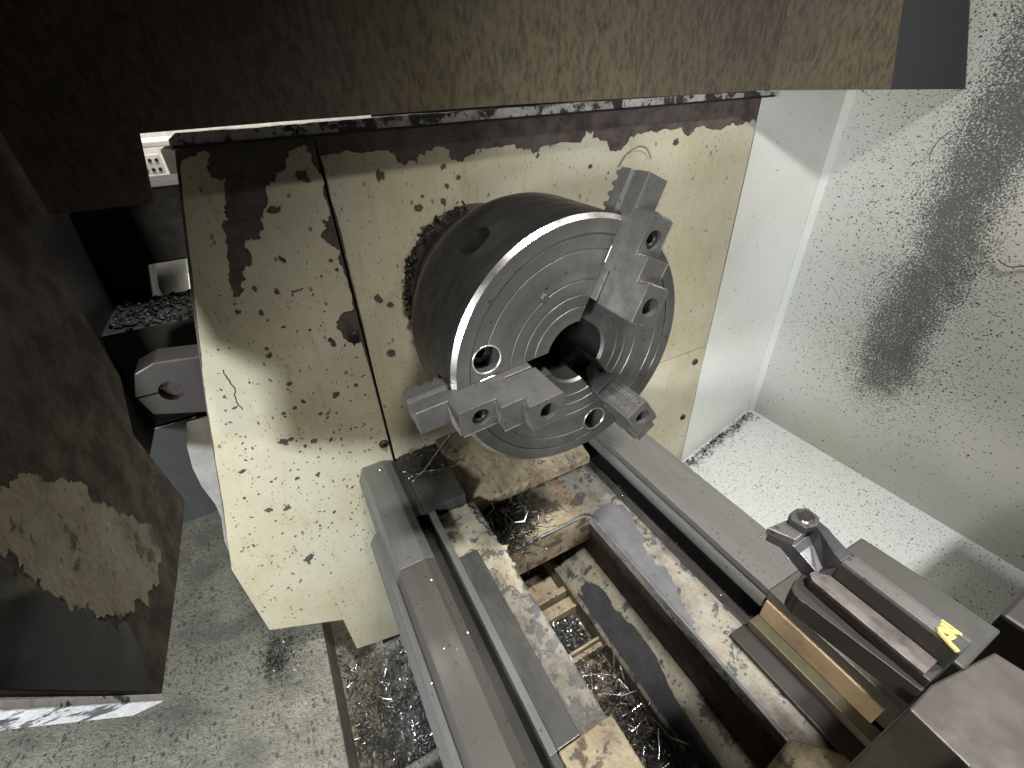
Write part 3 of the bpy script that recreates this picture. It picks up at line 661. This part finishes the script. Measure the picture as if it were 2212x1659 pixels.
# saddle pieces that reach into the picture at the bottom
saddle = empty('saddle', (0.0, -0.3, -0.29), 'stained beige saddle casting with tan strip at the near end of the bed', 'saddle')
sp = []
sp.append(box('block', -0.1375, -0.0835, -0.55, -0.1875, -0.262, -0.2415, 'castbeige', None, 0.0012))
sp.append(box('wiper_strip', 0.1255, 0.1338, -0.297, -0.182, -0.2795, -0.2510, 'tan', None, 0.0012))
sp.append(box('gib', 0.1125, 0.1280, -0.60, -0.181, -0.2968, -0.2800, ['olive'], None, 0.0008))
sp.append(box('gib_plate', 0.0895, 0.1118, -0.60, -0.178, -0.2968, -0.2910, 'turretdark', None, 0.001))
sp.append(prism('bridge', [(-0.07, -0.60), (0.10, -0.60), (0.10, -0.305), (0.062, -0.268), (0.028, -0.272), (-0.005, -0.285), (-0.07, -0.300)], XY, -0.33, -0.2915, 'castbeige', None, 0.006, 3))
bm = bmesh.new(); add_cyl(bm, (0.022, -0.288, -0.2955), (0, 0, 1), 0.0085, 0.0055, 28); sp.append(from_bm('bolt', bm, 'black', None, False, 0.001))

# ------------------------------------------------------------------ cutting tool and its holder
tool = empty('cutting_tool', (-0.006, -0.26, -0.02), 'grey turning tool with clamped insert and yellow mark on its shank', 'cutting tool')
tp = []
# shank: outline in plan at z = 0, chamfered top edge towards the camera
bm = bmesh.new()
sec = [(-0.0098, -0.0245), (-0.0098, -0.0010), (-0.0088, 0.0), (-0.0012, -0.0002), (0.0022, -0.0040), (0.0050, -0.0036), (0.0064, -0.0080), (0.0064, -0.0245)]
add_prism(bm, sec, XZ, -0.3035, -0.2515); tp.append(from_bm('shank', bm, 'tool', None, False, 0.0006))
tp.append(box('lit_top', -0.0088, -0.0016, -0.2985, -0.2518, -0.0002, 0.0003, 'jaw', None, 0.0001))  # lighter plate paints the light falling on the shank's top
# tapering neck to the head
bm = bmesh.new()
def ring(y, pts): return [bm.verts.new((p[0], y, p[1])) for p in pts]
Ra = ring(-0.2515, [(-0.0098, -0.0245), (-0.0098, -0.0030), (-0.0095, -0.0008), (-0.0088, 0.0), (-0.0012, -0.0002), (0.0050, -0.0040), (0.0064, -0.0245)])
Rb = ring(-0.2465, [(-0.0150, -0.0235), (-0.0148, -0.0125), (-0.0105, -0.0110), (-0.0072, 0.0), (0.0005, -0.0004), (0.0072, -0.0060), (0.0075, -0.0235)])
Rc = ring(-0.2350, [(-0.0140, -0.0200), (-0.0138, -0.0095), (-0.0030, -0.0090), (0.0010, -0.0015), (0.0070, -0.0015), (0.0108, -0.0060), (0.0108, -0.0200)])
Rd = ring(-0.2235, [(-0.0120, -0.0180), (-0.0115, -0.0090), (0.0055, -0.0085), (0.0078, -0.0040), (0.0105, -0.0038), (0.0122, -0.0070), (0.0122, -0.0180)])
for P0, P1 in ((Ra, Rb), (Rb, Rc), (Rc, Rd)):
    for k in range(7): bm.faces.new((P0[k], P0[(k+1) % 7], P1[(k+1) % 7], P1[k]))
bm.faces.new(Ra[::-1]); bm.faces.new(Rd)
tp.append(from_bm('neck', bm, 'toolblue', None, False, 0.0006))
ins = prism('insert', [(-0.0195, -0.2172), (-0.0040, -0.2192), (-0.0005, -0.2295), (-0.0135, -0.2300)], XY, -0.0085, -0.0036, 'insert', None, 0.0004); tp.append(ins)
prism('seat', [(-0.0180, -0.2178), (-0.0045, -0.2198), (-0.0010, -0.2305), (-0.0130, -0.2312)], XY, -0.0150, -0.0088, 'toolblue', ins, 0.0004)
bm = bmesh.new()
cl = [(-0.0075, -0.2212), (-0.0040, -0.2185), (0.0030, -0.2182), (0.0085, -0.2215), (0.0078, -0.2290), (0.0012, -0.2320), (-0.0062, -0.2300)]
add_prism(bm, cl, XY, -0.0035, 0.0012); clp = from_bm('top_clamp', bm, 'toolblue', None, False, 0.0010, 3); tp.append(clp)
bm = bmesh.new(); add_cyl(bm, (0.0010, -0.2248, 0.0011), (0, 0, 1), 0.0050, 0.0010, 32, 0.0046); add_cyl(bm, (0.0010, -0.2248, 0.0021), (0, 0, 1), 0.0046, -0.0007, 32, 0.0026)
sc = from_bm('clamp_screw', bm, 'rim', clp)
bm = bmesh.new(); add_cyl(bm, (0.0010, -0.2248, 0.0020), (0, 0, 1), 0.0015, 0.00025, 6); from_bm('hex_recess', bm, 'black', clp)
# yellow hand-painted mark: A 4
bm = bmesh.new()
def stroke(pts, r=0.00095):
    z = 0.0003
    add_tube(bm, [(p[0], p[1], p[2]) for p in pts], r, 6)
stroke([(-0.0094, -0.3022, -0.0006), (-0.0092, -0.2985, 0.0004), (-0.0080, -0.2945, 0.0006), (-0.0062, -0.2930, 0.0006)], 0.0011)
stroke([(-0.0062, -0.2930, 0.0006), (-0.0050, -0.2960, 0.0006), (-0.0050, -0.2990, 0.0006)], 0.0011)
stroke([(-0.0090, -0.2972, 0.0005), (-0.0070, -0.2978, 0.0007), (-0.0050, -0.2982, 0.0006)], 0.0010)
stroke([(-0.0030, -0.2925, 0.0003), (-0.0036, -0.2962, 0.0005), (-0.0012, -0.2980, 0.0003)], 0.0011)
stroke([(-0.0006, -0.2918, 0.0), (-0.0008, -0.2965, 0.0002), (0.0010, -0.2992, -0.0014)], 0.0010)
tp.append(from_bm('yellow_mark', bm, 'yellow'))
turret = empty('tool_turret', (0.05, -0.35, -0.1), 'brown grey tool turret block holding the turning tool at lower right', 'turret')
ut = []
ut.append(prism('body', [(-0.0315, -0.3040), (-0.0125, -0.3037), (0.0300, -0.3110), (0.0330, -0.3300), (0.055, -0.336), (0.055, -0.60), (-0.042, -0.60), (-0.0420, -0.331), (-0.0330, -0.3265)], XY, -0.12, -0.0255, 'turret', None, 0.001))
ut.append(box('rear_block', 0.0565, 0.62, -0.60, -0.3035, -0.16, -0.026, 'turretdark', None, 0.002))
ut.append(prism('side_plate', [(0.0065, -0.3080), (0.0065, -0.2420), (0.0410, -0.2420), (0.0430, -0.2740), (0.0430, -0.3080)], XY, -0.060, -0.0235, 'sideplate', None, 0.0012))
ut.append(prism('wedge_bar', [(-0.0215, -0.3030), (-0.0212, -0.2470), (-0.0185, -0.2440), (-0.0100, -0.2450), (-0.0100, -0.3030)], XY, -0.0312, -0.0136, 'turretdark', None, 0.0006))  # same bar as the top below; darker colour paints its shaded side
ut.append(prism('wedge_top', [(-0.0213, -0.3000), (-0.0210, -0.2475), (-0.0184, -0.2445), (-0.0102, -0.2455), (-0.0102, -0.3000)], XY, -0.0135, -0.0120, 'wedge', None, 0.0004))
bm = bmesh.new()
add_prism(bm, safe(lambda r: jag([(-0.0300, -0.2520), (-0.0302, -0.2460), (-0.0262, -0.2425), (-0.0218, -0.2412), (-0.0150, -0.2415), (-0.0120, -0.2445), (-0.0185, -0.2445), (-0.0214, -0.2475), (-0.0214, -0.3030), (-0.0240, -0.3030)], 0.0005, 2, True, r)), XY, -0.0335, -0.0195)
ut.append(from_bm('clamp_bar', bm, 'turretdark', None, False, 0.0010))
# ------------------------------------------------------------------ clamp block and parts seen through the gap at left
clampb = empty('clamp_block', (-0.36, 0.23, -0.05), 'grey split clamp block with round hole left of the cream cover', 'clamp')
bm = bmesh.new()
oc = [(-0.384, -0.017), (-0.365, -0.010), (-0.322, -0.016), (-0.330, -0.086), (-0.388, -0.068), (-0.394, -0.042)]
add_prism(bm, oc, XZ, 0.2265, 0.262); cb = from_bm('block', bm, 'clamp', None, False, 0.0015)
bm = bmesh.new(); add_cyl(bm, (-0.3625, 0.2, -0.0455), (0, 1, 0), 0.0115, 0.055, 40)
bmesh.ops.recalc_face_normals(bm, faces=bm.faces); me = bpy.data.meshes.new('c'); bm.to_mesh(me); bm.free(); c1 = link('c', me, None)
bm = bmesh.new(); add_box(bm, -0.41, -0.365, 0.2, 0.28, -0.0450, -0.0430); bmesh.ops.recalc_face_normals(bm, faces=bm.faces)
me = bpy.data.meshes.new('c'); bm.to_mesh(me); bm.free(); c2 = link('c', me, None)
boolean(cb, [c1, c2])
bm = bmesh.new(); add_cyl(bm, (-0.3625, 0.236, -0.0455), (0, 1, 0), 0.0112, 0.02, 32); c3 = from_bm('rod_end', bm, 'turretdark')
frame_c = empty('machine_frame', (-0.40, 0.4, -0.3), 'black machine frame seen through the gap beside the cover', 'machine frame')
fp = []
fp.append(box('cross_beam', -0.75, -0.245, 0.45, 0.56, 0.0300, 0.1225, 'black', None, 0.003))
fp.append(prism('post', [(-0.85, -0.30), (-0.398, -0.30), (-0.390, -0.02), (-0.3745, 0.034), (-0.85, 0.034)], XZ, 0.455, 0.52, 'black', None, 0.003))
fp.append(box('lower_beam', -0.60, -0.30, 0.33, 0.44, -0.14, -0.0085, 'black', None, 0.003))
bm = bmesh.new(); rk = random.Random(8)
for k in range(260):
    v = bmesh.ops.create_icosphere(bm, subdivisions=1, radius=rk.uniform(0.0015, 0.004))['verts']
    o3 = Vector((rk.uniform(-0.42, -0.31), rk.uniform(0.33, 0.44), -0.008))
    for q in v: q.co += o3+Vector((rk.gauss(0, 1), rk.gauss(0, 1), rk.gauss(0, 1)))*0.0006
fp.append(stuff(from_bm('chip_crud', bm, 'black')))
fp.append(box('side_sheet', -0.435, -0.425, 0.17, 0.62, -0.14, 0.60, 'black', None, 0.001))  # added to block the front lamps from the frame behind it
fp.append(box('light_baffle', -0.455, -0.436, -0.05, 0.60, 0.085, 0.60, 'oilgrey', None, 0.001))  # unseen box added to keep the shop lamp off the hood's left end
fp.append(box('back_plate', -0.75, -0.37, 0.335, 0.35, -0.315, -0.145, 'oilgrey', None, 0.002))
gw = [(-0.385, -0.130), (-0.398, -0.165), (-0.405, -0.20), (-0.407, -0.235), (-0.404, -0.272), (-0.406, -0.30), (-0.418, -0.345), (-0.424, -0.40), (-0.30, -0.40), (-0.30, -0.130)]
tag(prism('guard_plate', gw, XZ, 0.300, 0.304, 'guard', None, 0.001), 'white curved guard plate peeking out behind the left edge of the cream cover', 'guard')
# the hall beyond, glimpsed through two small gaps
bm = bmesh.new(); add_box(bm, -1.6, 0.2, 1.5, 1.52, -0.6, 1.0)
struct(from_bm('hall_wall', bm, 'palewall'), 'pale hall wall glimpsed through the gaps', 'wall')
pl = empty('perforated_plate', (-0.378, 0.86, 0.112), 'small white plate with six holes seen through the upper gap', 'plate')
bm = bmesh.new(); add_box(bm, -0.020, 0.016, 0, 0.004, -0.020, 0.014); o = from_bm('plate', bm, 'whiteplate', None, False, 0.001); o.parent = pl
for i in range(3):
    for j in range(2):
        bm = bmesh.new(); add_cyl(bm, (-0.013+i*0.011, -0.0004, -0.012+j*0.016), (0, -1, 0), 0.0032, 0.0006, 16); from_bm('hole', bm, 'black', pl)
tag(box('shelf_board', -0.60, -0.30, 0.88, 1.0, 0.136, 0.146, 'palewall', None, 0.002), 'pale shelf board high in the upper gap', 'shelf')
tag(box('grey_cabinet', -0.362, -0.30, 0.90, 1.0, -0.10, 0.130, 'greyplate', None, 0.004), 'dark grey cabinet seen in the upper gap', 'cabinet')
cone = lathe_bm([(0.0001, 0.0), (0.030, 0.0), (0.050, 0.10), (0.046, 0.10), (0.0001, 0.02)], 40)
bmesh.ops.rotate(cone, verts=cone.verts, cent=(0, 0, 0), matrix=Matrix.Rotation(math.radians(60), 3, 'X'))
o = from_bm('metal_funnel', cone, 'greyplate', None, True); o.location = (-0.402, 0.60, -0.07); tag(o, 'grey metal funnel seen through the lower gap', 'funnel')
tag(box('green_crate', -0.425, -0.37, 0.84, 0.90, -0.093, -0.058, 'palegreen', None, 0.003), 'pale green crate at the top of the lower gap', 'crate')
tag(box('bench_top', -0.70, -0.20, 0.55, 1.2, -0.115, -0.095, 'whiteplate', None, 0.003), 'white bench top seen through the lower gap', 'bench')

# ------------------------------------------------------------------ swarf
def swarf(name, n, region, zfn, mat, label, seed, rr=(0.002, 0.006), w=(0.0005, 0.0012), turns=(0.3, 1.6)):
    r = random.Random(seed); vs = []; fs = []
    for k in range(n):
        x, y = region(r); z = zfn(x, y)+r.uniform(0, 0.004)
        rad = r.uniform(*rr); tn = r.uniform(*turns); wd = r.uniform(*w); pitch = r.uniform(0.5, 2.5)*rad
        R = Matrix.Rotation(r.uniform(0, 6.28), 3, 'Z') @ Matrix.Rotation(r.gauss(0, 0.7), 3, 'X') @ Matrix.Rotation(r.gauss(0, 0.7), 3, 'Y')
        nseg = max(3, int(tn*6)); base = len(vs)
        for i in range(nseg+1):
            a = tn*2*math.pi*i/nseg
            p = Vector((rad*math.cos(a), rad*math.sin(a)*0.45, pitch*i/nseg))
            q = Vector((rad*math.cos(a)*0.92, rad*math.sin(a)*0.4, pitch*i/nseg+wd))
            for s in (p, q):
                t = R @ s; vs.append((x+t.x, y+t.y, z+t.z))
        for i in range(nseg): b = base+2*i; fs.append((b, b+1, b+3, b+2))
    me = bpy.data.meshes.new(name); me.from_pydata(vs, [], fs)
    return stuff(link(name, me, mat), label, 'metal swarf')
swarf('bright_swarf', 1500, lambda r: (r.uniform(-0.10, 0.012), r.uniform(-0.054, -0.004)), lambda x, y: -0.457+0.006*mnoise.noise((x*60, y*60, 0)), 'chip', 'bright short steel chips heaped between cross bars in the pit', 31)
swarf('dark_swarf', 3200, lambda r: (r.uniform(-0.12, 0.016), r.uniform(-0.36, -0.068)), lambda x, y: -0.452+0.012*mnoise.noise((x*30, y*30, 3)), 'chipdark', 'dark matted steel chips in the pit at the bottom', 32, (0.002, 0.008))
swarf('web_swarf', 520, lambda r: (r.gauss(-0.055, 0.016), r.gauss(0.068, 0.022)), lambda x, y: -0.297, 'chipdark', 'dark chips lying below the apron at the left of the web', 33)
swarf('tray_swarf', 3800, lambda r: (r.uniform(-0.350, -0.215), r.triangular(-0.25, 0.32, 0.03)), lambda x, y: -0.734+0.012*max(0, mnoise.noise((x*22, y*22, 1))+0.15), 'chip', 'grey curled chips covering the low pan beside the bed', 34, (0.002, 0.009), (0.0006, 0.0016))
swarf('shelf_swarf', 260, lambda r: (r.gauss(-0.43, 0.018), r.gauss(0.25, 0.02)), lambda x, y: -0.612, 'chipdark', 'dark curls gathered on the tray shelf beside the cover corner', 35)
swarf('corner_swarf', 650, lambda r: (r.uniform(0.46, 0.69), 0.218-abs(r.gauss(0, 0.012))), lambda x, y: zf(x)+0.0005, 'chipdark', 'dark chips caught along the tray corner below the white panel', 36, (0.0015, 0.004))
swarf('foot_swarf', 200, lambda r: (r.uniform(-0.155, -0.075), r.uniform(0.15, 0.222)), lambda x, y: -0.239, 'chipdark', 'dark chips on the foot plate below the cover', 37, (0.001, 0.004))

swarf('way_chips', 260, lambda r: (r.uniform(-0.222, -0.165), r.uniform(-0.35, 0.21)), lambda x, y: -0.2385 if x > -0.2 else -0.2545, 'chip', 'fine bright chips scattered along the front way', 51, (0.0004, 0.0012), (0.0003, 0.0008))
swarf('rear_way_chips', 260, lambda r: (r.choice((r.uniform(0.128, 0.19), r.uniform(0.113, 0.126))), r.uniform(-0.30, 0.2)), lambda x, y: -0.2372 if x > 0.127 else -0.2955, 'chip', 'fine bright chips scattered along the rear way', 52, (0.0004, 0.0012), (0.0003, 0.0008))
WR = dict(rr=(0.008, 0.022), w=(0.0003, 0.0006), turns=(0.15, 0.6))
swarf('wiry_swarf', 130, lambda r: (r.gauss(-0.035, 0.028), r.uniform(0.045, 0.11)), lambda x, y: -0.296, 'chipdark', 'tangled wiry chips on the web under the chuck', 41, **WR)
swarf('pit_wire_swarf', 220, lambda r: (r.uniform(-0.06, 0.010), r.uniform(-0.26, -0.07)), lambda x, y: -0.446, 'chip', 'tangled wiry chips over the dark heap in the pit', 42, **WR)
swarf('pan_wire_swarf', 200, lambda r: (r.uniform(-0.335, -0.225), r.uniform(-0.15, 0.25)), lambda x, y: -0.730, 'chip', 'long thin curls lying over the chips in the low pan', 43, **WR)

def strand(name, pts, r, mat, label, sm=5):
    P = [Vector(p) for p in pts]; out = []
    for i in range(len(P)-1):
        p0 = P[max(i-1, 0)]; p1 = P[i]; p2 = P[i+1]; p3 = P[min(i+2, len(P)-1)]
        for k in range(sm):
            t = k/sm
            out.append(0.5*((2*p1)+(p2-p0)*t+(2*p0-5*p1+4*p2-p3)*t*t+(3*p1-p0-3*p2+p3)*t**3))
    out.append(P[-1]); bm = bmesh.new(); add_tube(bm, out, r, 6)
    return tag(from_bm(name, bm, mat, None, True), label, 'chip strand', 'loose chip strands')
strand('chip_strand', [(-.062,-.085,-.43),(-.03,-.092,-.425),(0.0,-.11,-.425),(.008,-.135,-.43),(.006,-.158,-.44),(.009,-.166,-.44)], 0.0008, 'chipdark', 'long wavy chip strand across the dark chips in the pit')
strand('chip_strand', [(-.028,-.118,-.435),(-.03,-.10,-.425),(-.033,-.086,-.42),(-.028,-.075,-.418),(-.022,-.082,-.42),(-.025,-.098,-.425),(-.045,-.125,-.435)], 0.0006, 'chipdark', 'looped chip strand standing in the pit')
strand('chip_strand', [(.001,-.185,-.40),(-.012,-.20,-.40),(-.024,-.213,-.405)], 0.0010, 'chip', 'bright straight chip at the bottom edge of the pit')
strand('chip_strand', [(.218,.2215,.112),(.228,.219,.127),(.245,.217,.134),(.262,.219,.130),(.274,.2215,.117)], 0.0006, 'bare', 'thin arched hair chip stuck to the cream cover above the chuck')
strand('chip_strand', [(.6985,.062,.127),(.6975,.071,.113),(.6975,.074,.097),(.6985,.072,.085)], 0.0005, 'bare', 'thin curved chip stuck high on the white back wall')
strand('chip_strand', [(.697,-.062,-.03),(.696,-.078,-.036),(.697,-.092,-.031),(.6985,-.10,-.034)], 0.0010, 'bare', 'dark wavy chip stuck on the back wall right of the soot band')
rs = random.Random(77)
for i, (p, q) in enumerate((((-.046,.113,-.292),(-.044,.043,-.291)), ((-.075,.052,-.292),(-.024,.046,-.291)), ((-.042,.046,-.292),(-.026,.026,-.288)), ((-.040,.032,-.29),(-.028,.008,-.285)), ((-.066,.04,-.291),(-.062,.015,-.285)), ((-.055,.020,-.288),(-.043,.004,-.28)))):
    pts = [Vector(p).lerp(Vector(q), k/7)+Vector((rs.gauss(0, .0006), rs.gauss(0, .0006), rs.gauss(0, .0004))) for k in range(8)]
    strand('chip_strand', pts, 0.0008, 'chip', ['long upright twisted chip on the web below the apron', 'long crosswise twisted chip at the web edge', 'upper of two slanting bright chips at the web edge', 'lower right bright chip hanging over the web edge', 'leftmost short bright chip at the web edge', 'lower left bright chip hanging over the ledge'][i], 3)
strand('chip_strand', [(-.148,.160,-.236),(-.128,.170,-.233),(-.105,.190,-.232),(-.085,.205,-.228),(-.07,.214,-.226)], 0.0012, 'chip', 'bright bent chip lying on the foot plate left of the chuck')
strand('chip_strand', [(-.146,.172,-.236),(-.120,.165,-.234),(-.098,.160,-.236),(-.08,.163,-.238)], 0.0008, 'chip', 'thin curved chip below the bright one on the foot plate')

# ------------------------------------------------------------------ parent parts to their things
bpy.context.view_layer.update()
for par, lst in ((hc, hc_parts), (hood, hp), (rail, [r1, r2]), (door, dp), (chuck, cp), (bed, bp), (saddle, sp), (tool, tp), (turret, ut), (clampb, [cb, c3]), (frame_c, fp)):
    for o in lst:
        o.parent = par; o.matrix_parent_inverse = par.matrix_world.inverted()
